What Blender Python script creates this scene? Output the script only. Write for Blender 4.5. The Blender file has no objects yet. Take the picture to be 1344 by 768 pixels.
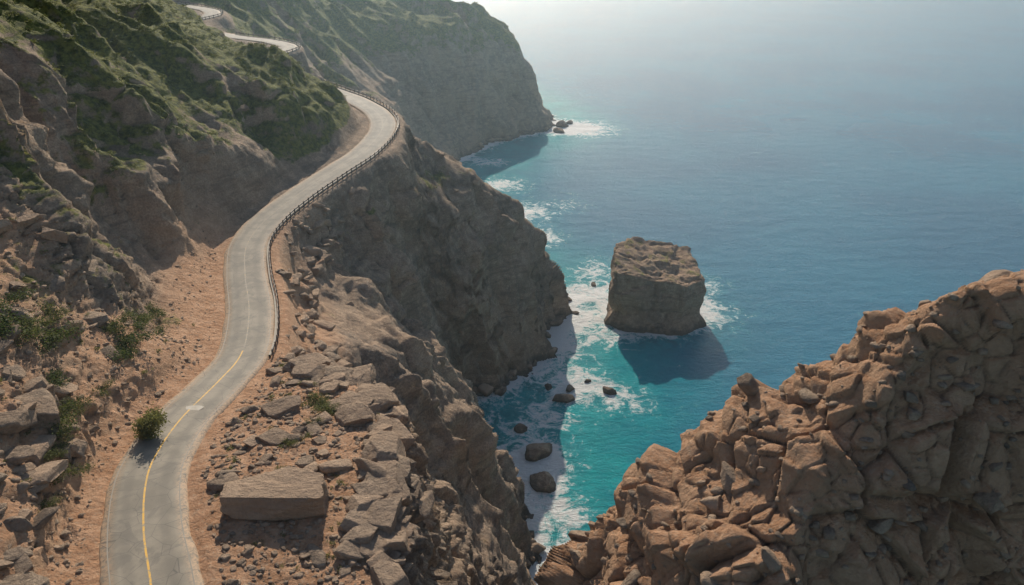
import bpy, bmesh, math, time
import numpy as np
from mathutils import Vector, Matrix
from mathutils.geometry import delaunay_2d_cdt
T0=time.time()
rng=np.random.default_rng(7)
scene=bpy.context.scene
scene.view_settings.view_transform='Standard'
scene.view_settings.look='None'
scene.view_settings.exposure=0
f32=np.float32

# ------------------------------------------------------------------ noise
TAB=np.random.default_rng(11).uniform(-1,1,(64*64*64)).astype(f32)
def vnoise(p):
    i=np.floor(p); f=(p-i).astype(f32); u=f*f*(3-2*f)
    i=i.astype(np.int32)&63; j=(i+1)&63
    x0,y0,z0=i[:,0]<<12,i[:,1]<<6,i[:,2]
    x1,y1,z1=j[:,0]<<12,j[:,1]<<6,j[:,2]
    ux,uy,uz=u[:,0],u[:,1],u[:,2]
    def L(a,b,t): return a+(b-a)*t
    a=L(L(TAB[x0+y0+z0],TAB[x1+y0+z0],ux),L(TAB[x0+y1+z0],TAB[x1+y1+z0],ux),uy)
    b=L(L(TAB[x0+y0+z1],TAB[x1+y0+z1],ux),L(TAB[x0+y1+z1],TAB[x1+y1+z1],ux),uy)
    return L(a,b,uz)
ROT=np.array([[0.80,0.36,-0.48],[-0.36,0.925,0.09],[0.48,0.10,0.872]],f32)
def fbm(p,octv=4,gain=0.5,ridged=False):
    p=p.astype(f32); out=np.zeros(len(p),f32); a=1.0; s=0
    for k in range(octv):
        n=vnoise(p)
        if ridged: n=1-2*np.abs(n)
        out+=a*n; s+=a; a*=gain
        p=(p@ROT)*2.07+17.3
    return out/s
JIT=np.random.default_rng(5).uniform(0.05,0.95,(32*32*32,3)).astype(f32)
HSH=np.random.default_rng(6).uniform(0,1,(32*32*32)).astype(f32)
GRD=np.random.default_rng(8).normal(0,1,(32*32*32,3)).astype(f32)
def worley(p):
    """F1, F2, cell hash, and a per-cell tilted plane (fracture facets)"""
    p=p.astype(f32); c=np.floor(p).astype(np.int32); fr=p-c
    F1=np.full(len(p),9.,f32); F2=np.full(len(p),9.,f32); I=np.zeros(len(p),np.int32); D=np.zeros((len(p),3),f32)
    for dx in(-1,0,1):
        for dy in(-1,0,1):
            for dz in(-1,0,1):
                idx=(((c[:,0]+dx)&31)<<10)+(((c[:,1]+dy)&31)<<5)+((c[:,2]+dz)&31)
                v=JIT[idx]+np.array([dx,dy,dz],f32)-fr
                d=(v*v).sum(1)
                m=d<F1
                F2=np.where(m,F1,np.minimum(F2,d)); I=np.where(m,idx,I); D[m]=v[m]; F1=np.where(m,d,F1)
    return np.sqrt(F1),np.sqrt(F2),HSH[I],(D*GRD[I]).sum(1)
def blocks(p,edge=7.0,tilt=0.45):
    F1,F2,H,T=worley(p)
    return np.minimum((F2-F1)*edge,1)*(0.15+0.85*H+tilt*np.clip(T,-1,1))
def sstep(a,b,x):
    t=np.clip((x-a)/(b-a),0,1); return t*t*(3-2*t)

# ------------------------------------------------------------------ survey of the place (metres)
ROAD=np.array([(-22.5,30,73.2),(-25,37,73.1),(-28.3,43.8,73),(-31.6,49.9,72.6),(-34.3,56.2,72.2),(-35.7,61.4,71.7),(-36.3,69.1,70.8),
(-35.7,78.9,69.5),(-35.6,85.8,68.6),(-36.9,93,68),(-40,103.6,67.4),(-44.2,115,67.3),(-47.6,127,67.6),(-47.5,137.9,68.1),
(-44.9,149.3,68.8),(-40.6,162,69.7),(-35.4,176.5,70.8),(-33.2,193.6,72),(-36,206.3,73),(-42.4,217,73.8),(-49.5,225.5,74.4),
(-61,234.5,75.8),(-76,242,77.2),(-86.5,251,78.4),(-86.5,262,79.2),(-79.5,270,79.8),(-79,279,80.4),(-88,286.5,81.2),(-103,291,82.3),(-117,299,83.6),
(-125,311,85),(-121,324,86),(-128,337,87),(-150,346,88.5),(-185,350,90)],float)
def catmull(P,step):
    out=[]
    n=len(P)
    for i in range(n-1):
        p0=P[max(i-1,0)];p1=P[i];p2=P[i+1];p3=P[min(i+2,n-1)]
        m=max(2,int(np.linalg.norm(p2-p1)/0.5))
        for k in range(m):
            t=k/m
            out.append(0.5*((2*p1)+(-p0+p2)*t+(2*p0-5*p1+4*p2-p3)*t*t+(-p0+3*p1-3*p2+p3)*t**3))
    out.append(P[-1]); out=np.array(out)
    d=np.r_[0,np.cumsum(np.linalg.norm(np.diff(out[:,:2],axis=0),axis=1))]
    s=np.arange(0,d[-1],step)
    return np.stack([np.interp(s,d,out[:,k]) for k in range(3)],1)
RC=catmull(ROAD,1.0)
tan=np.gradient(RC[:,:2],axis=0); tan/=np.linalg.norm(tan,axis=1)[:,None]
NR_=np.stack([tan[:,1],-tan[:,0]],1)    # to the right = sea side
def resample(P,step):
    P=np.array(P,float); d=np.r_[0,np.cumsum(np.linalg.norm(np.diff(P[:,:2],axis=0),axis=1))]
    n=max(2,int(d[-1]/step)+1); s=np.linspace(0,d[-1],n)
    return np.stack([np.interp(s,d,P[:,k]) for k in range(P.shape[1])],1)
COAST=[(-200,1300),(-60,700),(5,570),(27,510),(23,484),(8,470),(-8,455),(-23,431),(-40,385),(-45,310),(-32,265),(0,250),(14,241),(18,231),
(15,219),(6,194),(-7,182),(-17,179),(-15,165),(-6,153),(0,135),(3,115),(6,96),(20,86),(60,82),(110,70),(160,40),(260,20)]
CO=resample([(a,b,0) for a,b in COAST],6)
ct=np.gradient(CO[:,:2],axis=0); ct/=np.linalg.norm(ct,axis=1)[:,None]; cn=np.stack([-ct[:,1],ct[:,0]],1)
lines=[
 # plateau edge and foot of its cliff
 [(-31,87.5,69),(-22.9,81,70.3),(-17.4,76.6,71),(-12.3,69,71.3),(-10.9,62,71.5),(-9.4,53,71.5),(-8.8,46,71.3),(-8,36,71),(-8,20,70),(-5,-5,70)],
 [(-29.5,92,63),(-21,86,59),(-14.5,79,56),(-10.2,71,52),(-8.8,62,49),(-7.3,53,46),(-6.3,44,43),(-5.5,34,43),(-5,15,43),(-3,-5,43)],
 # near spur ridge
 [(-42.5,127,67),(-34,128,59),(-23,133,46),(-12,139.5,25),(-4.5,127,14),(1.5,110,3)],
 # lip foot under the road
 [(-30,98,65),(-34,112,62),(-37.5,122,61),(-38.5,134,60),(-36,143,59),(-33,152,58),(-28.5,165,58),(-25.5,178,60),(-24.5,190,61)],
 [(-29,146,43),(-23,155,41),(-20,162,33),(-25,171,36),(-24.5,177,42),(-17,185,46),(-8,193,40),(0,205,31)],
 # promontory ridge
 [(-28,203,69),(-20,208,63),(-7,215,51),(4,225,35),(12,229,20),(16,230.5,8)],
 [(8,214,17),(13,222,8)],
 [(-12,184,20),(-4,188,18),(3,197,14)],
 [(-28,218,62),(-38,232,60),(-52,246,60),(-66,258,62),(-69,272,66),(-72,286,64),(-88,300,64)],
 [(-10,228,35),(0,238,15)],[(-25,240,35),(-35,262,22)],
 # slope below the plateau
 [(-23,105,60),(-16,112,50),(-8,118,34),(-2,122,18)],
 [(-13,93,46),(-6,88,30),(0,98,14)],
 [(-3,70,34),(0,80,24),(3,95,8)],[(-1,44,42),(0,56,34)],
 # right hand outcrop: crest
 [(2.9,43.8,71.5),(5.9,45.9,76),(7,47,78.8),(10.7,45.3,83),(13.9,46,87),(16.7,45,89.6),(21.4,45,93.6),(23.5,44,96.2),(25.0,43,100.6),(28,42.6,101.6),(34,42.6,101.4),(45,44,101),(60,46,99)],
 [(8,36,79),(8.9,39,80.6),(14,32,85.2),(18,35,88.6),(21.2,38.6,92.2),(24,40.4,96),(26.5,40.7,100.4),(34,40.6,100.6),(45,41,100)],
 [(14.5,28.5,80),(20,32.5,79),(25.6,35,79),(34,36,78),(45,35,78)],
 [(14,20,60),(22,24,62),(34,28,64),(60,28,64)],
 [(3,39,62),(5,30,58),(8,20,52)],
 [(6,53,60),(15,51,70),(24,51,78),(33,50,80),(60,55,80)],[(15,66,38),(35,68,40),(60,68,40)],
 # inland hillside
 [(-27,12,78),(-36,30,77),(-37,41,75),(-38,48,74.8),(-41.5,57,75),(-46,69,75.5),(-52,83,77),(-55,97,77)],
 [(-38,22,84),(-42,38,79),(-45,52,79),(-50,63,81),(-55,73,83),(-60,85,85)],
 [(-52,90,71.5),(-54,105,71),(-57,117,72),(-59,127,72.5),(-57,138,73)],
 [(-63,100,84),(-64,112,84),(-66,124,84),(-63,134,82),(-58,143,80.5),(-54,152,78)],
 [(-68,100,97),(-72,118,96),(-74,132,94),(-72,146,91),(-66,160,88),(-58,175,85),(-51,186,82)],
 [(-50,163,71.8),(-45,173,72.5),(-41.5,184,73.5)],
 [(-102,165,108),(-104,205,104),(-103,240,100),(-92,234,95.5),(-80,224,90),(-64,212,87),(-51,203,84),(-43.5,199,79)],
 [(-85,180,98),(-78,195,95),(-66,197,91)],
 [(-98,258,87),(-80,236,83.5),(-66,225,80)],
 [(-96,268,83),(-105,282,85)],
 [(-60,30,92),(-85,60,108),(-95,110,116),(-125,160,125),(-135,230,118),(-140,290,105)],
 [(-160,60,150),(-190,160,160),(-200,260,150),(-190,330,118)],
 # land beyond the loop
 [(-150,375,108),(-120,372,80),(-88,372,56),(-60,380,34),(-48,386,18)],
 [(-100,320,66),(-75,320,48),(-60,310,30)],
 [(-66,290,48),(-55,300,24)],
 [(-180,440,140),(-130,440,92),(-95,430,62),(-65,425,38),(-38,428,14)],
 [(-85,455,66),(-60,457,62),(-35,478,63),(-17,494,60),(-2,502,48),(10,499,28),(20,492,8)],
 [(-40,450,34),(-20,468,34),(-2,483,28),(12,486,12)],
 [(-110,500,86),(-61,530,73),(-27,522,69),(-11,524,63),(4,512,48),(14,503,28)],
 [(-130,600,110),(-80,600,80),(-30,560,50),(-60,650,50)],
]
pts=[]
for l in lines: pts+=list(map(tuple,resample(l,6)))
pts+= [(-24,60,72.6),(-18,50,72.4),(-26,72,71.4),(-20,40,72.3),(-15,62,72.2),(-15,25,72),(-18,5,72),
 (-50,0,100),(-20,-60,75),(0,-60,40),(30,-60,50),(30,0,48),(60,0,60),(100,30,50),(100,-60,60),(260,-60,40),(-420,-60,190),
 (-420,200,230),(-420,500,240),(-300,380,190),(-420,780,200),(-200,780,120),(-100,700,60),(-230,520,170)]
sea=[(60,120,-15),(40,150,-14),(120,120,-15),(260,120,-20),(260,780,-20),(60,650,-18),(60,560,-16),(80,480,-18),(20,400,-14),(40,300,-14),(20,350,-14),(60,200,-14),(260,400,-20),(35,180,-12),(0,780,-15),(50,245,-14)]
pts+=sea
pts+=[(x,y,-0.2) for x,y,_ in CO]
pts+=[(CO[i,0]+cn[i,0]*7,CO[i,1]+cn[i,1]*7,-9) for i in range(0,len(CO),1)]
pts=np.array(pts)
keep=[]
for p in pts:
    keep.append(np.min((RC[:,0]-p[0])**2+(RC[:,1]-p[1])**2)>5.2**2)
pts=pts[keep]
sh=[]
for i in range(0,len(RC),4):
    for o in(-4.8,0,4.8):
        sh.append((RC[i,0]+NR_[i,0]*o,RC[i,1]+NR_[i,1]*o,RC[i,2]))
pts=np.vstack([pts,np.array(sh)])
r=delaunay_2d_cdt([Vector((p[0],p[1])) for p in pts],[],[],0,1e-4)
tv=np.array([(v[0],v[1]) for v in r[0]]); tz=np.array([pts[o[0],2] for o in r[3]])
# raster
G=0.5; X0,Y0,X1,Y1=-400,-50,250,760
nx=int((X1-X0)/G); ny=int((Y1-Y0)/G)
Z=np.full((ny,nx),-15.0,f32)
for f in r[2]:
    a,b,c=tv[f[0]],tv[f[1]],tv[f[2]]
    i0=max(0,int((min(a[0],b[0],c[0])-X0)/G)); i1=min(nx-1,int((max(a[0],b[0],c[0])-X0)/G)+1)
    j0=max(0,int((min(a[1],b[1],c[1])-Y0)/G)); j1=min(ny-1,int((max(a[1],b[1],c[1])-Y0)/G)+1)
    if i1<i0 or j1<j0: continue
    xx=(X0+np.arange(i0,i1+1)*G)[None,:]; yy=(Y0+np.arange(j0,j1+1)*G)[:,None]
    den=(b[1]-c[1])*(a[0]-c[0])+(c[0]-b[0])*(a[1]-c[1])
    if abs(den)<1e-9: continue
    w0=((b[1]-c[1])*(xx-c[0])+(c[0]-b[0])*(yy-c[1]))/den
    w1=((c[1]-a[1])*(xx-c[0])+(a[0]-c[0])*(yy-c[1]))/den
    w2=1-w0-w1
    m=(w0>=-1e-6)&(w1>=-1e-6)&(w2>=-1e-6)
    zz=w0*tz[f[0]]+w1*tz[f[1]]+w2*tz[f[2]]
    sub=Z[j0:j1+1,i0:i1+1]; sub[m]=zz[m]
def fftblur(A,sig):
    pad=int(3.5*sig/G)+1
    B=np.pad(A,pad,mode='edge')
    ky=np.fft.fftfreq(B.shape[0])[:,None]; kx=np.fft.rfftfreq(B.shape[1])[None,:]
    s=sig/G
    H=np.exp(-2*(math.pi**2)*s*s*(kx*kx+ky*ky))
    return np.fft.irfft2(np.fft.rfft2(B)*H,s=B.shape)[pad:-pad,pad:-pad].astype(f32)
Z=fftblur(Z,1.0)
# road distance raster
RD=np.full((ny,nx),40.0,f32); RZ=np.zeros((ny,nx),f32)
for i in range(len(RC)):
    x,y,z=RC[i]; R=32
    i0=int((x-R-X0)/G); i1=int((x+R-X0)/G); j0=int((y-R-Y0)/G); j1=int((y+R-Y0)/G)
    i0=max(i0,0);j0=max(j0,0)
    xx=(X0+np.arange(i0,i1)*G)[None,:]; yy=(Y0+np.arange(j0,j1)*G)[:,None]
    d=np.sqrt((xx-x)**2+(yy-y)**2)
    S=RD[j0:j1,i0:i1]; m=d<S; S[m]=d[m]; RZ[j0:j1,i0:i1][m]=z
# large-scale gullies and spurs
YY,XX=np.meshgrid(Y0+np.arange(ny)*G,X0+np.arange(nx)*G,indexing='ij')
fx_,fy_=XX.ravel(),YY.ravel()
pp=np.stack([fx_,fy_,np.zeros(XX.size)],1).astype(f32)
big=fbm(pp/34.0+3.1,3,0.5,True).reshape(ny,nx)
big2=fbm(pp/13.0+9.1,3,0.5,True).reshape(ny,nx)
al=fx_*0.86-fy_*0.50; ac=fx_*0.50+fy_*0.86
rb=fbm(np.stack([al/60,ac/15+0.5*big.ravel(),np.full(al.size,3.3)],1),3,0.42,True).reshape(ny,nx)
far=sstep(90,150,YY)*sstep(7,22,RD)*(XX>-60)
farland=sstep(250,300,YY)*sstep(7,22,RD)
Z+= big2*1.6*far*sstep(2,25,Z)
Z+= (big*4+rb*9-3)*farland*sstep(2,30,Z)
hill=sstep(78,100,YY)*sstep(-50,-58,XX)*sstep(7,20,RD)*(1-farland)
Z+= (rb*9.5+big2*1.2-3.5)*hill*(1-0.8*sstep(190,212,YY))
w=1-sstep(4.6,8.0,RD)
Z=Z*(1-w)+(RZ-0.12)*w
w=1-sstep(3.7,4.3,RD); Z-=0.2*w
LAND=(Z>0).astype(f32)
ZS=fftblur(Z,2.2)

def samp(A,x,y):
    fx=np.clip((x-X0)/G,0,nx-1.001); fy=np.clip((y-Y0)/G,0,ny-1.001)
    i=fx.astype(np.int32); j=fy.astype(np.int32); u=(fx-i).astype(f32); v=(fy-j).astype(f32)
    return (A[j,i]*(1-u)+A[j,i+1]*u)*(1-v)+(A[j+1,i]*(1-u)+A[j+1,i+1]*u)*v
print('raster',time.time()-T0)

# ------------------------------------------------------------------ mesh helpers
def mesh_np(name,V,F,smooth=True,attrs=None,mat=None):
    V=np.asarray(V,f32); F=np.asarray(F,np.int32)
    me=bpy.data.meshes.new(name); k=F.shape[1]
    me.vertices.add(len(V)); me.vertices.foreach_set('co',V.ravel())
    me.loops.add(F.size); me.loops.foreach_set('vertex_index',F.ravel())
    me.polygons.add(len(F)); me.polygons.foreach_set('loop_start',np.arange(0,F.size,k,dtype=np.int32))
    me.polygons.foreach_set('use_smooth',np.full(len(F),smooth))
    me.update(calc_edges=True)
    for n,a in (attrs or {}).items():
        at=me.attributes.new(n,'FLOAT','POINT'); at.data.foreach_set('value',np.asarray(a,f32).ravel())
    ob=bpy.data.objects.new(name,me); scene.collection.objects.link(ob)
    if mat: me.materials.append(mat)
    return ob
def gridfaces(na,nr,wrap=False):
    idx=np.arange(na*nr).reshape(na,nr)
    if wrap: idx=np.vstack([idx,idx[:1]])
    a=idx[:-1,:-1].ravel();b=idx[1:,:-1].ravel();c=idx[1:,1:].ravel();d=idx[:-1,1:].ravel()
    return np.stack([a,b,c,d],1)

# ------------------------------------------------------------------ materials
class NT:
    def __init__(s,name):
        s.m=bpy.data.materials.new(name); s.m.use_nodes=True; s.t=s.m.node_tree; s.t.nodes.clear()
        s.out=s.n('ShaderNodeOutputMaterial'); s.b=s.n('ShaderNodeBsdfPrincipled'); s.l(s.b.outputs[0],s.out.inputs[0])
        s.geo=s.n('ShaderNodeNewGeometry'); s.pos=s.geo.outputs['Position']
    def n(s,t,**k):
        x=s.t.nodes.new(t)
        for a,b in k.items(): setattr(x,a,b)
        return x
    def l(s,a,b): s.t.links.new(a,b)
    def put(s,v,sock):
        if isinstance(v,(int,float)): sock.default_value=v
        elif isinstance(v,tuple): sock.default_value=v if len(v)==len(sock.default_value) else (*v,1)
        else: s.l(v,sock)
    def noise(s,scale,detail=5,rough=0.55,vec=None,dist=0,sc3=None):
        v=vec or s.pos
        if sc3:
            m=s.n('ShaderNodeMapping'); m.inputs['Scale'].default_value=sc3; s.l(v,m.inputs[0]); v=m.outputs[0]
        x=s.n('ShaderNodeTexNoise'); x.inputs['Scale'].default_value=scale; x.inputs['Detail'].default_value=detail
        x.inputs['Roughness'].default_value=rough; x.inputs['Distortion'].default_value=dist; s.l(v,x.inputs['Vector']); return x.outputs[0]
    def vor(s,scale,feature='F1',vec=None):
        x=s.n('ShaderNodeTexVoronoi',feature=feature); x.inputs['Scale'].default_value=scale; s.l(vec or s.pos,x.inputs['Vector']); return x.outputs['Distance']
    def math(s,op,a,b=0,c=0,clamp=False):
        x=s.n('ShaderNodeMath',operation=op,use_clamp=clamp); s.put(a,x.inputs[0]); s.put(b,x.inputs[1]); s.put(c,x.inputs[2]); return x.outputs[0]
    def mr(s,v,a,b,c=0.,d=1.,smooth=True):
        x=s.n('ShaderNodeMapRange'); x.interpolation_type='SMOOTHSTEP' if smooth else 'LINEAR'
        for i,q in enumerate((v,a,b,c,d)): s.put(q,x.inputs[i])
        return x.outputs[0]
    def mix(s,f,a,b):
        x=s.n('ShaderNodeMix',data_type='RGBA'); s.put(f,x.inputs[0]); s.put(a,x.inputs[6]); s.put(b,x.inputs[7]); return x.outputs[2]
    def attr(s,name):
        x=s.n('ShaderNodeAttribute'); x.attribute_name=name; return x.outputs['Fac']
    def sep(s,v):
        x=s.n('ShaderNodeSeparateXYZ'); s.l(v,x.inputs[0]); return x.outputs
    def bump(s,h,strength,dist,normal=None):
        x=s.n('ShaderNodeBump'); x.inputs['Strength'].default_value=strength; x.inputs['Distance'].default_value=dist
        s.l(h,x.inputs['Height'])
        if normal: s.l(normal,x.inputs['Normal'])
        return x.outputs[0]

def rock_mat(name,terrain):
    m=NT(name)
    n1=m.noise(0.06,2); n2=m.noise(0.5,4,0.62); n3=m.noise(3.2,4,0.68)
    strata=m.noise(0.35,3,0.6,sc3=(0.35,0.35,2.6),dist=0.4)
    rock=m.mix(m.mr(n1,0.35,0.65),(0.26,0.20,0.148),(0.44,0.305,0.20))
    rock=m.mix(m.mr(n2,0.4,0.7),rock,(0.52,0.385,0.265))
    rock=m.mix(m.mr(strata,0.48,0.68,0,0.65),rock,(0.19,0.135,0.095))
    rock=m.mix(m.mr(n3,0.35,0.62,0.5,0.0),rock,(0.11,0.083,0.06))
    nz=m.sep(m.geo.outputs['Normal'])[2]; pz=m.sep(m.pos)[2]
    if terrain:
        red=m.attr('dirt'); veg=m.attr('veg')
        dirt=m.mix(m.mr(n2,0.35,0.65),(0.44,0.225,0.115),(0.60,0.35,0.205))
        dirt=m.mix(m.mr(n3,0.48,0.7,0,0.6),dirt,(0.60,0.44,0.30))
        rock=m.mix(m.math('MULTIPLY',red,0.65),rock,(0.64,0.37,0.205))
        flat=m.math('MULTIPLY',m.mr(nz,0.45,0.85),m.math('ADD',red,m.mr(n2,0.3,0.7,-0.15,0.22),clamp=True),clamp=True)
        col=m.mix(flat,rock,dirt)
        gn=m.noise(0.25,5,0.72)
        g=m.mix(m.mr(m.noise(0.9,4,0.75),0.35,0.65),(0.04,0.06,0.010),(0.22,0.21,0.04))
        vf=m.mr(m.math('ADD',m.math('ADD',veg,m.math('MULTIPLY',nz,0.35)),gn),1.02,1.18)
        vf=m.math('MULTIPLY',vf,m.mr(nz,0.2,0.5))
        col=m.mix(m.math('MULTIPLY',vf,0.94),col,g)
        wet=m.mr(m.math('ADD',pz,m.math('MULTIPLY',n2,4)),2.5,5.5,0.75,0)
        col=m.mix(wet,col,(0.04,0.036,0.03))
    else:
        tint=m.attr('tint')
        col=m.mix(m.mr(tint,0,1,0,0.7,False),rock,(0.56,0.385,0.255))
        col=m.mix(m.mr(m.math('ADD',pz,m.math('MULTIPLY',n2,3)),1.5,4,0.85,0),col,(0.035,0.03,0.026))
    col=m.mix(m.mr(m.geo.outputs['Pointiness'],0.42,0.495,0.6,0),col,(0.08,0.055,0.04))  # crevice shading painted into the rock colour, driven by pointiness
    m.l(col,m.b.inputs['Base Color']); m.b.inputs['Roughness'].default_value=0.9
    m.b.inputs['Specular IOR Level'].default_value=0.2
    h=m.math('ADD',m.noise(1.1,8,0.72),m.math('MULTIPLY',strata,0.25))
    m.l(m.bump(h,1.0,0.95),m.b.inputs['Normal'])
    return m.m
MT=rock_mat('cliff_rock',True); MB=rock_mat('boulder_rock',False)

def simple(name,c1,c2,scale,rough=0.8,bump=0.3,metal=0):
    m=NT(name); n=m.noise(scale,6,0.6)
    m.l(m.mix(m.mr(n,0.3,0.7),c1,c2),m.b.inputs['Base Color']); m.b.inputs['Roughness'].default_value=rough
    m.b.inputs['Metallic'].default_value=metal
    m.l(m.bump(n,bump,0.05),m.b.inputs['Normal']); return m.m

# ------------------------------------------------------------------ terrain (tessellated finer where near and on cliffs)
OX,OY=0.0,-30.0
NA,NRR=1300,1350
az=np.radians(np.linspace(-50,46,NA)); 
rf=np.concatenate([np.linspace(44,160,500),np.linspace(160.4,330,420),np.linspace(331,800,480)])
AZ,RF=np.meshgrid(az,rf,indexing='ij')
xf=OX+np.sin(AZ)*RF; yf=OY+np.cos(AZ)*RF
zf=samp(Z,xf,yf)
dz=np.diff(zf,axis=1); dr=np.diff(RF,axis=1)
zm=np.maximum(zf[:,1:],zf[:,:-1])
ds=np.sqrt(dr*dr+dz*dz)/ (RF[:,1:]-15)
ds=np.where(zm<-3,ds*0.05,ds)
cum=np.concatenate([np.zeros((NA,1)),np.cumsum(ds,axis=1)],axis=1)
cum/=cum[:,-1:]
cs=np.cumsum(np.pad(cum,((6,6),(0,0)),mode='edge'),axis=0); cs=np.vstack([np.zeros((1,cs.shape[1])),cs])
cum=(cs[13:]-cs[:-13])/13
tt=np.linspace(0,1,NRR)
RR=np.stack([np.interp(tt,cum[i],rf) for i in range(NA)])
A2=np.repeat(az[:,None],NRR,1)
x=OX+np.sin(A2)*RR; y=OY+np.cos(A2)*RR; z=samp(Z,x,y)
P=np.stack([x,y,z],-1).astype(f32)
def gnormals(P):
    du=np.gradient(P,axis=0); dv=np.gradient(P,axis=1)
    n=np.cross(dv,du); n/=np.maximum(np.linalg.norm(n,axis=-1,keepdims=True),1e-9)
    n*=np.sign(n[...,2:3]+1e-9); return n
N=gnormals(P)
p=P.reshape(-1,3); n0=N.reshape(-1,3)
gx=(samp(ZS,p[:,0]+1,p[:,1])-samp(ZS,p[:,0]-1,p[:,1]))/2; gy=(samp(ZS,p[:,0],p[:,1]+1)-samp(ZS,p[:,0],p[:,1]-1))/2
n=np.stack([-gx,-gy,np.ones_like(gx)],1); n/=np.linalg.norm(n,axis=1)[:,None]; n=n.astype(f32)
rd=samp(RD,p[:,0],p[:,1]); X,Y_,Zz=p[:,0],p[:,1],p[:,2]
steep=sstep(0.9,0.45,n[:,2])
mr_=sstep(4.4,9.0,rd)
plateau=sstep(-6,-10,X)*sstep(92,84,Y_)*sstep(66,69,Zz)*sstep(0.5,0.85,n0[:,2])
dirt=np.maximum(sstep(16,6,rd)*sstep(150,110,Y_)*0.95, plateau*0.9)
outc=sstep(0,3,X)*sstep(56,50,Y_)*sstep(60,70,Zz)
dirt=np.maximum(dirt,outc*0.9)
flatdirt=np.clip(sstep(13,8,rd)*sstep(75,85,Y_)*(X<-38)*0.85+plateau*0.85,0,1)
amp=mr_*(1-flatdirt*0.9)*sstep(-4,1,Zz+3)
warp=np.stack([fbm(p/6+k*7.7,2) for k in range(3)],1)
nearW=sstep(108,82,Y_)
d=np.zeros(len(p),f32)
d+=amp*fbm(p/11.0+4,5,0.48,True)*1.7*(0.35+0.65*steep)*(1-0.75*outc)
clf=amp*steep*sstep(84,104,Y_)
fl=p*np.array([1/14.,1/14.,1/70.],f32)+warp*0.12
d+=clf*(fbm(fl,2,0.5,True)-0.3)*5.0
fl=p*np.array([1/4.5,1/4.5,1/30.],f32)+warp*0.2+3
d+=clf*fbm(fl,4,0.55,True)*1.2
near=np.where(Y_<260)[0]
bl=blocks(p[near]*np.array([1/9.,1/9.,1/8.],f32)+warp[near]*0.12+8,6,0.5)
d[near]+=amp[near]*bl*1.7*(0.3+0.7*steep[near])
sc=np.where(outc[near,None]>0.5,np.array([[1/4.0,1/4.0,1/4.8]],f32),np.array([[1/4.4,1/4.4,1/2.6]],f32))
bl=blocks(p[near]*sc+warp[near]*0.08,9,0.5)
d[near]+=amp[near]*bl*1.25*(0.5+0.5*steep[near])*(0.2+0.8*nearW[near])
near=np.where((Y_<135))[0]
sc=np.where(outc[near,None]>0.5,np.array([[1/1.4,1/1.4,1/1.6]],f32),np.array([[1/1.6,1/1.6,1/0.9]],f32))
bl=blocks(p[near]*sc+warp[near]*0.25+5,8,0.5)
d[near]+=amp[near]*bl*(0.5-0.15*outc[near])*(0.12+0.88*nearW[near])
d+=amp*fbm(p/0.9,3,0.55)*(0.05+0.06*nearW)
d+=(1-amp)*sstep(3.9,5,rd)*fbm(p/0.9,3)*0.12
d=np.where(rd<4.2,0,d)
d-=amp*(1.1-0.3*outc)
q=p+n*d[:,None]
veg=fbm(p/16+2,4)*1.0
veghill=sstep(-40,-58,X)*sstep(92,130,Y_)*sstep(76,90,Zz)*0.44
vegsp=sstep(150,165,Y_)*sstep(-38,-43,X)*sstep(260,235,Y_)*0.55
vegfar=sstep(270,380,Y_)*sstep(35,62,Zz)*0.5
vegleft=sstep(-42,-48,X)*(Y_<100)*0.28
vegcl=sstep(120,150,Y_)*sstep(40,60,Zz)*0.24
veg=veg*0.45+np.max([veghill,vegsp,vegfar,vegleft,vegcl],axis=0)
veg-=sstep(9,6,rd)*0.5+plateau*0.25+outc*0.6
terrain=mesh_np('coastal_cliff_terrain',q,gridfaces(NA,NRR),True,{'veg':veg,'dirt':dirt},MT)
print('terrain',time.time()-T0)
Nq=gnormals(q.reshape(NA,NRR,3)).reshape(-1,3)
if terrain.data.polygons[NRR*600+300].normal.z<0: terrain.data.flip_normals()

# ------------------------------------------------------------------ rocks
def ico(sub):
    bm=bmesh.new(); bmesh.ops.create_icosphere(bm,subdivisions=sub,radius=1)
    v=np.array([a.co[:] for a in bm.verts],f32); f=np.array([[b.index for b in a.verts] for a in bm.faces],np.int32); bm.free(); return v,f
ICO={s:ico(s) for s in(2,3,4,5,6)}
def make_rock(sub,seed,blocky):
    r=np.random.default_rng(seed); v,f=ICO[sub]; v=v.copy()
    pl=[]
    if blocky:
        v*=1.4
        for ax in range(3):
            for s in(-1,1):
                nn=np.zeros(3);nn[ax]=s; nn+=r.normal(0,0.2,3); pl.append((nn/np.linalg.norm(nn),r.uniform(0.62,0.88)))
        for _ in range(9):
            nn=r.normal(0,1,3); pl.append((nn/np.linalg.norm(nn),r.uniform(0.76,1.02)))
    else:
        v*=1.15
        for _ in range(16):
            nn=r.normal(0,1,3); pl.append((nn/np.linalg.norm(nn),r.uniform(0.60,0.95)))
    for nn,o in pl:
        dd=v@nn.astype(f32)-o; v-=np.maximum(dd,0)[:,None]*nn.astype(f32)
    off=seed*3.7
    nv=v/np.maximum(np.linalg.norm(v,axis=1,keepdims=True),1e-6)
    v+=nv*(fbm(v*1.6+off,2)*0.07)[:,None]
    if sub>=4:
        v+=nv*(fbm(v*np.array([3,3,7],f32)+off,4,0.5,True)*0.045)[:,None]
    return v.astype(f32),f
LIB={(s,b):[make_rock(s,100*s+10*b+i,b) for i in range(9)] for s in(2,3,4) for b in(0,1)}
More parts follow.
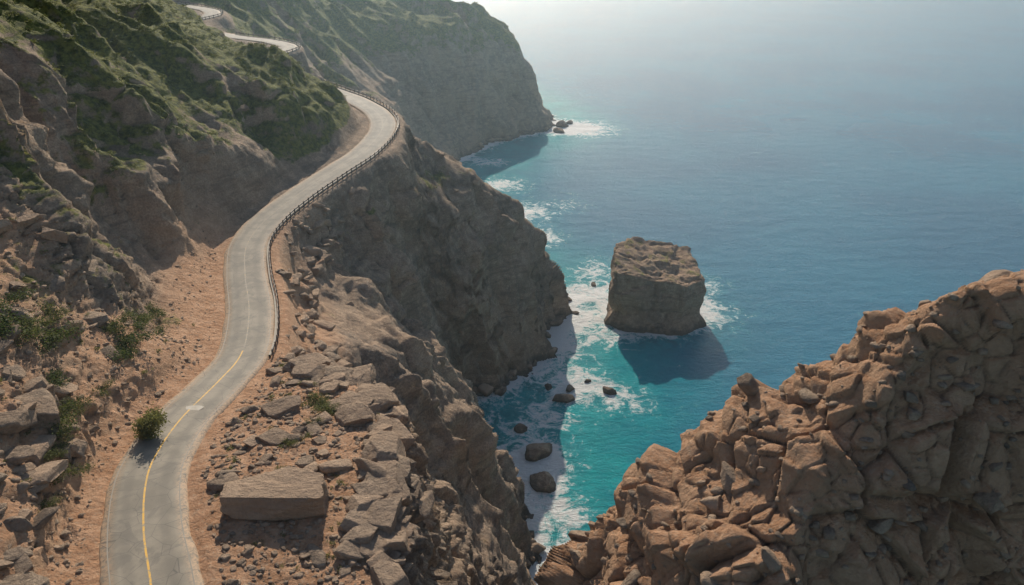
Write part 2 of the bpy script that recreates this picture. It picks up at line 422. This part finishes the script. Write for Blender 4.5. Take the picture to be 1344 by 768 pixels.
class Batch:
    def __init__(s): s.V=[];s.F=[];s.T=[];s.o=0
    def add(s,sub,blocky,loc,dims,rot,tint,i):
        v,f=LIB[(sub,blocky)][i%9]
        M=np.array((Matrix.Rotation(rot[2],3,'Z')@Matrix.Rotation(rot[1],3,'Y')@Matrix.Rotation(rot[0],3,'X')),f32)
        w=(v*np.array(dims,f32))@M.T+np.array(loc,f32)
        s.V.append(w);s.F.append(f+s.o);s.T.append(np.full(len(w),tint));s.o+=len(w)
    def build(s,name,mat,smooth=True):
        return mesh_np(name,np.vstack(s.V),np.vstack(s.F),smooth,{'tint':np.concatenate(s.T)},mat)
qx,qy,qz=q[:,0],q[:,1],q[:,2]
def pick(mask,n,weight=None):
    idx=np.where(mask)[0]
    if len(idx)==0: return idx
    w=(RR.reshape(-1)[idx])**2.0
    w=w/w.sum()
    return rng.choice(idx,n,p=w)
B=Batch()
def scatter(mask,n,smin,smax,blocky=1,power=2.5,flat=0.6,sub=2,sink=0.25,tilt=0.18,roadclear=4.6):
    for i in pick(mask&(rd>roadclear),n):
        s=smin+(smax-smin)*rng.random()**power
        if rd[i]<roadclear+s*1.1: continue
        dm=(s*rng.uniform(0.8,1.6),s*rng.uniform(0.7,1.1),s*flat*rng.uniform(0.5,1.1))
        sb=2 if s<0.45 else (3 if s<1.1 or sub<4 else 4)
        B.add(sb,blocky if rng.random()<0.8 else 1-blocky,(qx[i],qy[i],qz[i]+dm[2]*(0.5-sink)),dm,(rng.normal(0,tilt),rng.normal(0,tilt),rng.uniform(0,6.28)),rng.random(),int(rng.integers(9)))
platm=(qx<-8.5)&(qy<90)&(qy>34)&(qx>-34)&(qz>68)&(p[:,0]>-33)
rightside=qx>np.interp(qy,RC[:120,1],RC[:120,0])
scatter(platm&rightside,3200,0.05,0.38,1,3.0)
scatter(platm&rightside,80,0.4,1.3,1,1.8,0.5,3)
edge=platm&(qx>np.interp(qy,[34,62,70,81,90],[-12.5,-15,-17.5,-27,-34]))
scatter(edge,75,0.8,2.2,1,1.2,0.5,4,0.2,0.12)
lowleft=(~rightside)&(qy<90)&(qy>36)&(qx>-62)
scatter(lowleft,1800,0.08,0.45,1,3.0)
scatter(lowleft&(p[:,2]>73.4),150,0.6,2.0,1,1.6,0.6,4,0.45,0.25)
scatter(lowleft&(rd>7)&(qy<66),70,0.7,1.9,1,1.3,0.6,4,0.35,0.2)
scatter((~rightside)&(rd<18)&(qy<150),2000,0.05,0.3,1,3.0)
scatter((rightside)&(rd<11)&(qy>88)&(qy<150)&(qz>60),120,0.4,1.5,1,1.3,0.75,3,0.4)
om=(qx>2)&(qy<50)&(qy>27)&(qz>72)
scatter(om,3000,0.05,0.4,1,2.4,0.7,2)
scatter(om,120,0.4,1.2,1,1.6,0.75,4,0.45,0.4)
scatter((np.abs(qz)<1.2)&(qy>90)&(qy<520)&(qx<60),520,0.5,2.4,0,2.0,0.7,3,0.4)
scatter((qy>95)&(qy<240)&(n[:,2]<0.8)&(qz>1),60,0.4,1.3,1,1.8,0.7,2,0.5,0.4)
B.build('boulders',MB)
def single(name,sub,blocky,loc,dims,rot,seed,tint=0.8):
    v,f=make_rock(sub,seed,blocky); 
    M=np.array(Matrix.Rotation(rot[2],3,'Z')@Matrix.Rotation(rot[1],3,'Y')@Matrix.Rotation(rot[0],3,'X'),f32)
    w=(v*np.array(dims,f32))@M.T+np.array(loc,f32)
    return mesh_np(name,w,f,True,{'tint':np.full(len(w),tint)},MB)
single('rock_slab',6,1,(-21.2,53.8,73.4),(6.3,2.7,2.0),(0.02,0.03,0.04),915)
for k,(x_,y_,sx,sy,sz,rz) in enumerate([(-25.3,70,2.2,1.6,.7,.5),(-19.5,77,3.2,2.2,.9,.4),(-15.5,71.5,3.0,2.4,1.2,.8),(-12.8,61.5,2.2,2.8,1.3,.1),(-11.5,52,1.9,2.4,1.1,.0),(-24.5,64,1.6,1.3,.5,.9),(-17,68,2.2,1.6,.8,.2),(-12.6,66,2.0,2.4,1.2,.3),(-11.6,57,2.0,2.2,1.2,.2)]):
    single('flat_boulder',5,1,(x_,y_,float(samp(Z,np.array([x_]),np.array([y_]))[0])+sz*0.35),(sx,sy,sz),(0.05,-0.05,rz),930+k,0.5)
def searock(x_,y_,s,k,h=0.6):
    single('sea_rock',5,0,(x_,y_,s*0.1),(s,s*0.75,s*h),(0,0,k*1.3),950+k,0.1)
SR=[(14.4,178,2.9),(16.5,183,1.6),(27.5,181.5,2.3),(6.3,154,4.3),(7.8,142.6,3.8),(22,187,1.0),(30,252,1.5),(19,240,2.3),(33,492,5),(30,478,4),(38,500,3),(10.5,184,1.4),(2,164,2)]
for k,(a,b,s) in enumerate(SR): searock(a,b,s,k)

# sea stack
bm=bmesh.new(); bmesh.ops.create_icosphere(bm,subdivisions=7,radius=1)
v=np.array([a.co[:] for a in bm.verts],f32); f=np.array([[b.index for b in a.verts] for a in bm.faces],np.int32); bm.free()
v*=1.5
for nn,o in [((-1,.15,.08),.80),((1,.1,.06),.80),((-.1,-1,.10),.80),((0.1,1,.1),.80),((.7,-.75,.1),.92),((-.75,-.6,-.05),1.0),((.6,.8,.1),.98),((-.7,.75,.1),.95),((0.05,-0.10,1),.80),((0.5,-.1,1),1.0),((-.6,0.3,1),1.12),((0.2,-.6,1),1.12)]:
    nn=np.array(nn,f32);nn/=np.linalg.norm(nn); dd=v@nn-o; v-=np.maximum(dd,0)[:,None]*nn
v=v*np.array([18.0,15.5,14.8],f32); hz=v[:,2]
v[:,2]+=np.where(hz>5,(v[:,1]*0.10-v[:,0]*0.11),0)*sstep(2,10,hz)
fac=1-0.12*np.exp(-((hz+3)/3.0)**2); v[:,:2]*=fac[:,None]
nv=v/np.linalg.norm(v,axis=1,keepdims=True)
bl=blocks(v*np.array([.12,.12,.10],f32)+fbm(v/7,2)[:,None]*0.1+2,5,0.4)
dd=bl*1.2+fbm(v/9,4,.5,True)*1.0+fbm(v*np.array([.4,.4,.06],f32),4,.5,True)*0.8+fbm(v*np.array([.1,.1,1.2],f32)+3,3)*0.5+fbm(v/1.2,3)*0.12
v+=nv*(dd[:,None]-0.9)
v+=np.array([47.6,229,7.8],f32)
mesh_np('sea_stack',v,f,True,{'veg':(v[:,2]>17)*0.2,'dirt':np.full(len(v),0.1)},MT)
print('rocks',time.time()-T0)

# ------------------------------------------------------------------ road
nR=len(RC)
offs=np.array([-3.6,-3.4,-2.2,-1.0,0,1.0,2.2,3.4,3.6])
edge_w=fbm(np.stack([np.arange(nR)/3.0,np.zeros(nR),np.zeros(nR)],1),3)*0.28
edge_v=fbm(np.stack([np.arange(nR)/3.0,np.zeros(nR)+9.5,np.zeros(nR)],1),3)*0.28
V=[]
for i in range(nR):
    for o in offs:
        oo=o+((edge_w[i] if o>0 else -edge_v[i]) if abs(o)>3 else 0)
        zz=RC[i,2]+ (0.02-0.010*abs(o)) - (0.32 if abs(o)>3.5 else 0)
        V.append((RC[i,0]+NR_[i,0]*oo,RC[i,1]+NR_[i,1]*oo,zz))
U=np.tile(offs,nR)
m=NT('weathered_asphalt')
u=m.attr('across')
n1=m.noise(0.35,5,0.6); n2=m.noise(3,6,0.7); n3=m.noise(40,4,0.6)
c=m.mix(m.mr(n1,0.35,0.65),(0.20,0.170,0.125),(0.29,0.245,0.18))
c=m.mix(m.mr(n3,0.35,0.7,0,0.35),c,(0.12,0.105,0.085))
au=m.math('ABSOLUTE',u)
tr=m.math('ABSOLUTE',m.math('SUBTRACT',au,1.6))
c=m.mix(m.mr(tr,0.1,0.7,0.45,0),c,(0.14,0.12,0.092))
c=m.mix(m.math('MULTIPLY',m.mr(m.noise(0.22,4,0.6,dist=1.5),0.53,0.58),0.4),c,(0.12,0.105,0.085))
c=m.mix(m.math('MULTIPLY',m.mr(au,2.2,3.4),m.mr(n2,0.35,0.6)),c,(0.46,0.31,0.19))
cr=m.vor(0.45,'DISTANCE_TO_EDGE',None)
c=m.mix(m.mr(cr,0.0,0.014,0.6,0),c,(0.06,0.055,0.05))
m.l(c,m.b.inputs['Base Color']); m.b.inputs['Roughness'].default_value=0.75; m.b.inputs['Specular IOR Level'].default_value=0.35
m.l(m.bump(n3,0.4,0.02),m.b.inputs['Normal'])
road=mesh_np('road',V,gridfaces(nR,len(offs)),True,{'across':U},m.m)
if road.data.polygons[100].normal.z<0: road.data.flip_normals()
def strip(name,off,width,i0,i1,lift,mat):
    V=[]
    for i in range(i0,i1):
        for o in(off-width/2,off+width/2):
            V.append((RC[i,0]+NR_[i,0]*o,RC[i,1]+NR_[i,1]*o,RC[i,2]+0.02-0.010*abs(o)+lift))
    ob=mesh_np(name,V,gridfaces(i1-i0,2),True,None,mat)
    if ob.data.polygons[0].normal.z<0: ob.data.flip_normals()
    return ob
def paint(name,c,wear):
    m=NT(name); n=m.noise(2.0,7,0.8)
    m.l(m.mix(m.mr(n,wear-0.10,wear+0.08),c,(0.235,0.20,0.152)),m.b.inputs['Base Color']); m.b.inputs['Roughness'].default_value=0.7; return m.m
a=strip('centre_line',-0.1,0.17,0,62,0.004,paint('yellow_paint',(0.66,0.36,0.04),0.57)); a.parent=road
a=strip('centre_line_worn',-0.1,0.13,62,nR,0.004,paint('yellow_paint_worn',(0.50,0.33,0.13),0.44)); a.parent=road
b=strip('edge_line',2.95,0.10,0,nR,0.004,paint('white_paint',(0.45,0.40,0.32),0.38)); b.parent=road
b=strip('edge_line_inner',-2.95,0.10,0,nR,0.004,paint('white_paint_worn',(0.42,0.37,0.29),0.35)); b.parent=road
pm=simple('pale_patch',(0.45,0.39,0.30),(0.55,0.49,0.40),2)
pv=[(-35.9+math.cos(t)*0.95*(1+0.2*math.sin(3*t)),71.6+math.sin(t)*0.7*(1+0.2*math.cos(2*t)),70.53) for t in np.linspace(0,2*math.pi,14,endpoint=False)]
me=bpy.data.meshes.new('road_patch'); me.from_pydata(pv,[],[list(range(14))]); me.materials.append(pm)
o=bpy.data.objects.new('road_patch',me); scene.collection.objects.link(o); o.parent=road

# ------------------------------------------------------------------ guard rail
def boxes(name,items,mat):
    V=[];F=[]
    cube=np.array([(-1,-1,-1),(1,-1,-1),(1,1,-1),(-1,1,-1),(-1,-1,1),(1,-1,1),(1,1,1),(-1,1,1)],float)*0.5
    cf=np.array([(0,3,2,1),(4,5,6,7),(0,1,5,4),(1,2,6,5),(2,3,7,6),(3,0,4,7)])
    for k,(loc,dim,ang) in enumerate(items):
        c,s=math.cos(ang),math.sin(ang); q_=cube*np.array(dim); R=np.array([[c,-s,0],[s,c,0],[0,0,1]])
        V.append(q_@R.T+np.array(loc)); F.append(cf+8*k)
    return mesh_np(name,np.vstack(V),np.vstack(F),False,None,mat)
def sweep(name,off,prof,i0,i1,mat):
    V=[]
    for i in range(i0,i1):
        for (o,h) in prof: V.append((RC[i,0]+NR_[i,0]*(off+o),RC[i,1]+NR_[i,1]*(off+o),RC[i,2]+h))
    k=len(prof); idx=np.arange((i1-i0)*k).reshape(-1,k); idx=np.hstack([idx,idx[:,:1]])
    a=idx[:-1,:-1].ravel();b=idx[1:,:-1].ravel();c=idx[1:,1:].ravel();d_=idx[:-1,1:].ravel()
    ob=mesh_np(name,V,np.stack([a,b,c,d_],1),False,None,mat)
    bm=bmesh.new(); bm.from_mesh(ob.data); bmesh.ops.recalc_face_normals(bm,faces=bm.faces); bm.to_mesh(ob.data); bm.free()
    return ob
steel=simple('weathered_steel',(0.30,0.27,0.23),(0.20,0.14,0.10),3,0.5,0.2,0.3)
wood=simple('post_wood',(0.10,0.075,0.055),(0.17,0.13,0.10),6)
conc=simple('kerb_concrete',(0.28,0.24,0.18),(0.38,0.33,0.26),2)
def guard(i0,i1):
    g=bpy.data.objects.new('guard_rail',None); scene.collection.objects.link(g)
    off=4.1
    wv=[(-0.03,0.52),(-0.09,0.58),(-0.03,0.655),(-0.09,0.73),(-0.03,0.80),(0.0,0.80),(-0.055,0.73),(0.0,0.655),(-0.055,0.58),(0,0.52)]
    a=sweep('rail',off,wv,i0,i1,steel); a.parent=g
    it=[]
    for i in range(i0,i1,2):
        it.append(((RC[i,0]+NR_[i,0]*(off+0.10),RC[i,1]+NR_[i,1]*(off+0.10),RC[i,2]+0.35),(0.18,0.18,1.3),math.atan2(tan[i,1],tan[i,0])))
    b=boxes('posts',it,wood); b.parent=g
    c=sweep('kerb',off-0.35,[(-.14,-.3),(-.14,.13),(.14,.13),(.14,-.3)],i0,i1,conc); c.parent=g
def near_i(x,y): return int(np.argmin((RC[:,0]-x)**2+(RC[:,1]-y)**2))
guard(near_i(-35.6,86),near_i(-60,235)); guard(near_i(-86,256),near_i(-104,292)); guard(near_i(-125,311),near_i(-150,346))
stone=simple('retaining_stone',(0.20,0.17,0.135),(0.30,0.26,0.2),1.2,0.9,0.8)
sweep('retaining_wall',4.45,[(-.1,-10),(-.1,-.02),(.25,-.02),(1.2,-10)],near_i(-86,258),near_i(-100,291),stone)

# ------------------------------------------------------------------ scrub, grass tufts and shrubs
m=NT('foliage')
t=m.attr('tint')
c=m.mix(t,(0.04,0.07,0.014),(0.20,0.19,0.06)); 
m.l(c,m.b.inputs['Base Color']); m.b.inputs['Roughness'].default_value=0.7; m.b.inputs['Specular IOR Level'].default_value=0.2
tr=m.n('ShaderNodeBsdfTranslucent'); m.l(c,tr.inputs[0]); ms=m.n('ShaderNodeMixShader'); ms.inputs[0].default_value=0.45
m.l(m.b.outputs[0],ms.inputs[1]); m.l(tr.outputs[0],ms.inputs[2]); m.l(ms.outputs[0],m.out.inputs[0]); MF=m.m
def leafcloud(nl,size,seed,h=0.8):
    r=np.random.default_rng(seed)
    nc=9; cc=r.normal(0,0.42,(nc,3)); cc[:,2]=np.abs(cc[:,2])*h
    c=cc[r.integers(0,nc,nl)]+r.normal(0,0.2,(nl,3)); c[:,2]=np.abs(c[:,2])
    a=r.normal(0,1,(nl,3)); a/=np.linalg.norm(a,axis=1)[:,None]; b=np.cross(a,r.normal(0,1,(nl,3))); b/=np.linalg.norm(b,axis=1)[:,None]
    s=size*r.uniform(0.6,1.3,(nl,1))
    V=np.stack([c-a*s*0.5,c+b*s*0.3,c+a*s*0.6,c-b*s*0.3],1).reshape(-1,3)
    return V.astype(f32),np.arange(nl*4).reshape(nl,4),np.repeat(r.uniform(0,1,nl),4)
TUF=[leafcloud(80,0.32,i) for i in range(6)]; BUSH=[leafcloud(1600,0.10,20+i) for i in range(4)]
def scrub(name,idx,smin,smax,lib,tb=0.0):
    V=[];F=[];Tt=[];o=0
    for i in idx:
        v,f,t=lib[rng.integers(len(lib))]; s=rng.uniform(smin,smax); a=rng.uniform(0,6.28)
        M=np.array([[math.cos(a),-math.sin(a),0],[math.sin(a),math.cos(a),0],[0,0,1]],f32)
        V.append((v*np.array([s,s,s*0.7],f32))@M.T+q[i]-np.array([0,0,0.05*s],f32)); F.append(f+o); Tt.append(np.clip(t*0.6+rng.uniform(0,0.4)+tb,0,1)); o+=len(v)
    return mesh_np(name,np.vstack(V),np.vstack(F),False,{'tint':np.concatenate(Tt)},MF)
vv=veg+0.35*Nq[:,2]
vm=(vv>0.60)&(Nq[:,2]>0.4)&(rd>6.5)&(qz>20)
scrub('hillside_scrub',pick(vm&(qy<330)&(qy>95),7500),0.35,1.25,TUF)
scrub('far_scrub',pick(vm&(qy>=330),1800),1.0,2.4,TUF)
sm=(rd>5.5)&(rd<30)&(qy<95)&(Nq[:,2]>0.6)&(qz>66)
scrub('dry_grass_tufts',pick(sm,320),0.25,0.7,TUF,0.35)
def at(x,y): return int(np.argmin((qx-x)**2+(qy-y)**2))
def bush(xy,s,tb,name='shrub'):
    scrub(name,[at(*xy)],s,s,BUSH,tb)
for (xy,s) in [((-53,69),3.2),((-50.5,72),3.0),((-51.5,70),2.6),((-43,60),2.4),((-44.5,61.5),1.8),((-47,66),2.0),((-41,54.5),1.8),((-42,56.5),1.4),((-46,78),2.4),((-47,81),2.6),((-49,82),2.4),((-44.5,64),1.6),((-52,76),2.2),((-50,90),2.2),((-40,50),1.4),((-48,86),2.2),((-51,96),2.0),((-55,74),2.4),((-45,70),1.5)]: bush(xy,s,-0.12)
for (xy,s) in [((-22,71.5),1.8),((-19.8,69.5),1.6),((-20.8,70.8),1.5),((-22.5,63),1.2),((-21,67),0.9),((-24,76),0.9)]: bush(xy,s,0.15)
v,f,t=leafcloud(4200,0.12,77,1.2)
mesh_np('dry_bush',v*np.array([2.1,2.1,2.1],f32)+np.array([-37.4,65.3,71.0],f32),f,False,{'tint':np.clip(t*0.35+0.75,0,1)},MF)
print('veg',time.time()-T0)

# ------------------------------------------------------------------ sea
for (a,b,s) in SR+[(47.6,229,14)]:
    LAND[((XX-a)**2+(YY-b)**2)<s*s]=1
s3=fftblur(LAND,3.0); s9=fftblur(LAND,9.0); s40=fftblur(LAND*(YY>60),36.0)
ex=np.zeros_like(LAND)
for (a,b,ra,w) in [(27,247,13,.65),(22,225,10,.6),(17,207,10,.5),(21,187,12,.6),(8,168,10,.5),(3,330,18,.75),(10,300,15,.65),(-5,370,15,.7),(-10,410,12,.6),(46,485,24,.85),(64,234,16,.55),(66,250,14,.5),(8,150,10,.5),(32,265,14,.55),(12,132,9,.5),(30,212,10,.5),(32,178,12,.5),(12,120,8,.45),(22,340,16,.4)]:
    ex=np.maximum(ex,w*np.exp(-((XX-a)**2+(YY-b)**2)/(ra*ra)))
na=900; nr=520
sa=np.linspace(-math.pi,math.pi,na,endpoint=False); sr=np.r_[np.linspace(5,500,380),np.geomspace(505,25000,140)]
SA,SRr=np.meshgrid(sa,sr,indexing='ij'); sx=np.sin(SA)*SRr; sy=np.cos(SA)*SRr
inside=((sx>X0)&(sx<X1)&(sy>Y0)&(sy<Y1))
fade=sstep(X1,X1-60,sx)*sstep(Y1,Y1-60,sy)
def att(A): return (np.where(inside,samp(A,sx,sy),0)*fade).ravel()
V=np.stack([sx.ravel(),sy.ravel(),np.zeros(sx.size)],1)
m=NT('sea_water')
sh3=m.attr('s3');sh9=m.attr('s9');sh40=m.attr('s40');exn=m.attr('ex')
w1=m.noise(0.012,2,0.5); 
deep=m.mix(m.mr(w1,0.35,0.65),(0.0005,0.165,0.30),(0.0005,0.21,0.35))
tq=m.mix(m.mr(m.noise(0.06,3,0.6),0.35,0.65),(0.001,0.32,0.37),(0.003,0.42,0.44))
c=m.mix(m.mr(sh40,0.0,0.30),deep,tq)
fo=m.noise(0.16,7,0.70,dist=1.6); fo2=m.noise(0.9,4,0.7,dist=1.0)
c=m.mix(m.mr(fo,0.52,0.40,0,m.math('MULTIPLY',sh9,1.6)),c,(0.03,0.10,0.10))
famt=m.math('ADD',m.math('ADD',m.math('MULTIPLY',sh3,0.34),m.math('MULTIPLY',sh9,0.42)),m.math('MULTIPLY',exn,0.37))
fs=m.math('ADD',m.math('ADD',m.math('MULTIPLY',fo,0.72),m.math('MULTIPLY',fo2,0.28)),famt)
foam=m.mr(fs,0.65,0.78); milky=m.mr(fs,0.54,0.78,0,0.55)
c=m.mix(milky,c,(0.10,0.52,0.52))
c=m.mix(foam,c,(0.87,0.88,0.84))
m.l(c,m.b.inputs['Base Color']); m.l(m.mr(foam,0,1,0.25,0.7),m.b.inputs['Roughness'])
m.b.inputs['IOR'].default_value=1.33
hh=m.math('ADD',m.noise(0.6,8,0.76,sc3=(0.75,1.3,1),dist=0.3),m.math('MULTIPLY',m.noise(0.10,1,0.5,sc3=(0.8,1.4,1)),1.0))
m.l(m.bump(hh,1.0,1.8),m.b.inputs['Normal'])
seaob=mesh_np('sea',V,gridfaces(na,nr,True),True,{'s3':att(s3),'s9':att(s9),'s40':att(s40),'ex':att(ex)},m.m)
if seaob.data.polygons[5000].normal.z<0: seaob.data.flip_normals()

# ------------------------------------------------------------------ low marine haze layer
bpy.ops.mesh.primitive_cube_add(size=1,location=(0,1400,48)); hzo=bpy.context.object; hzo.name='haze'; hzo.scale=(6000,5000,112)
hm=bpy.data.materials.new('sea_haze'); hm.use_nodes=True; nt=hm.node_tree; nt.nodes.clear()
o=nt.nodes.new('ShaderNodeOutputMaterial'); vs=nt.nodes.new('ShaderNodeVolumeScatter'); vs.inputs['Color'].default_value=(0.66,0.88,1,1)
vs.inputs['Density'].default_value=0.0005; vs.inputs['Anisotropy'].default_value=0.76; nt.links.new(vs.outputs[0],o.inputs['Volume'])
hzo.data.materials.append(hm)

# ------------------------------------------------------------------ light, world, camera
AZ_=math.radians(8); EL=math.radians(31)
sd=Vector((-math.sin(AZ_)*math.cos(EL),math.cos(AZ_)*math.cos(EL),math.sin(EL)))
L=bpy.data.lights.new('sun','SUN'); L.energy=5.0; L.angle=math.radians(0.5); L.color=(1,0.92,0.79)
lo=bpy.data.objects.new('sun',L); scene.collection.objects.link(lo); lo.rotation_euler=(-sd).to_track_quat('-Z','Y').to_euler(); lo.location=(-100,200,300)
w=bpy.data.worlds.new('World'); scene.world=w; w.use_nodes=True; nt=w.node_tree
bg=nt.nodes['Background']; sk=nt.nodes.new('ShaderNodeTexSky'); sk.sky_type='NISHITA'; sk.sun_disc=False
sk.sun_elevation=EL; sk.sun_rotation=-AZ_; sk.dust_density=0.6; nt.links.new(sk.outputs[0],bg.inputs[0]); bg.inputs[1].default_value=0.12
cam=bpy.data.cameras.new('camera'); co=bpy.data.objects.new('camera',cam); scene.collection.objects.link(co)
co.location=(0,0,120); co.rotation_euler=(math.radians(64),0,0); cam.lens=26.79; cam.sensor_width=36; cam.clip_end=40000; cam.clip_start=0.5
scene.camera=co
print('done',time.time()-T0)
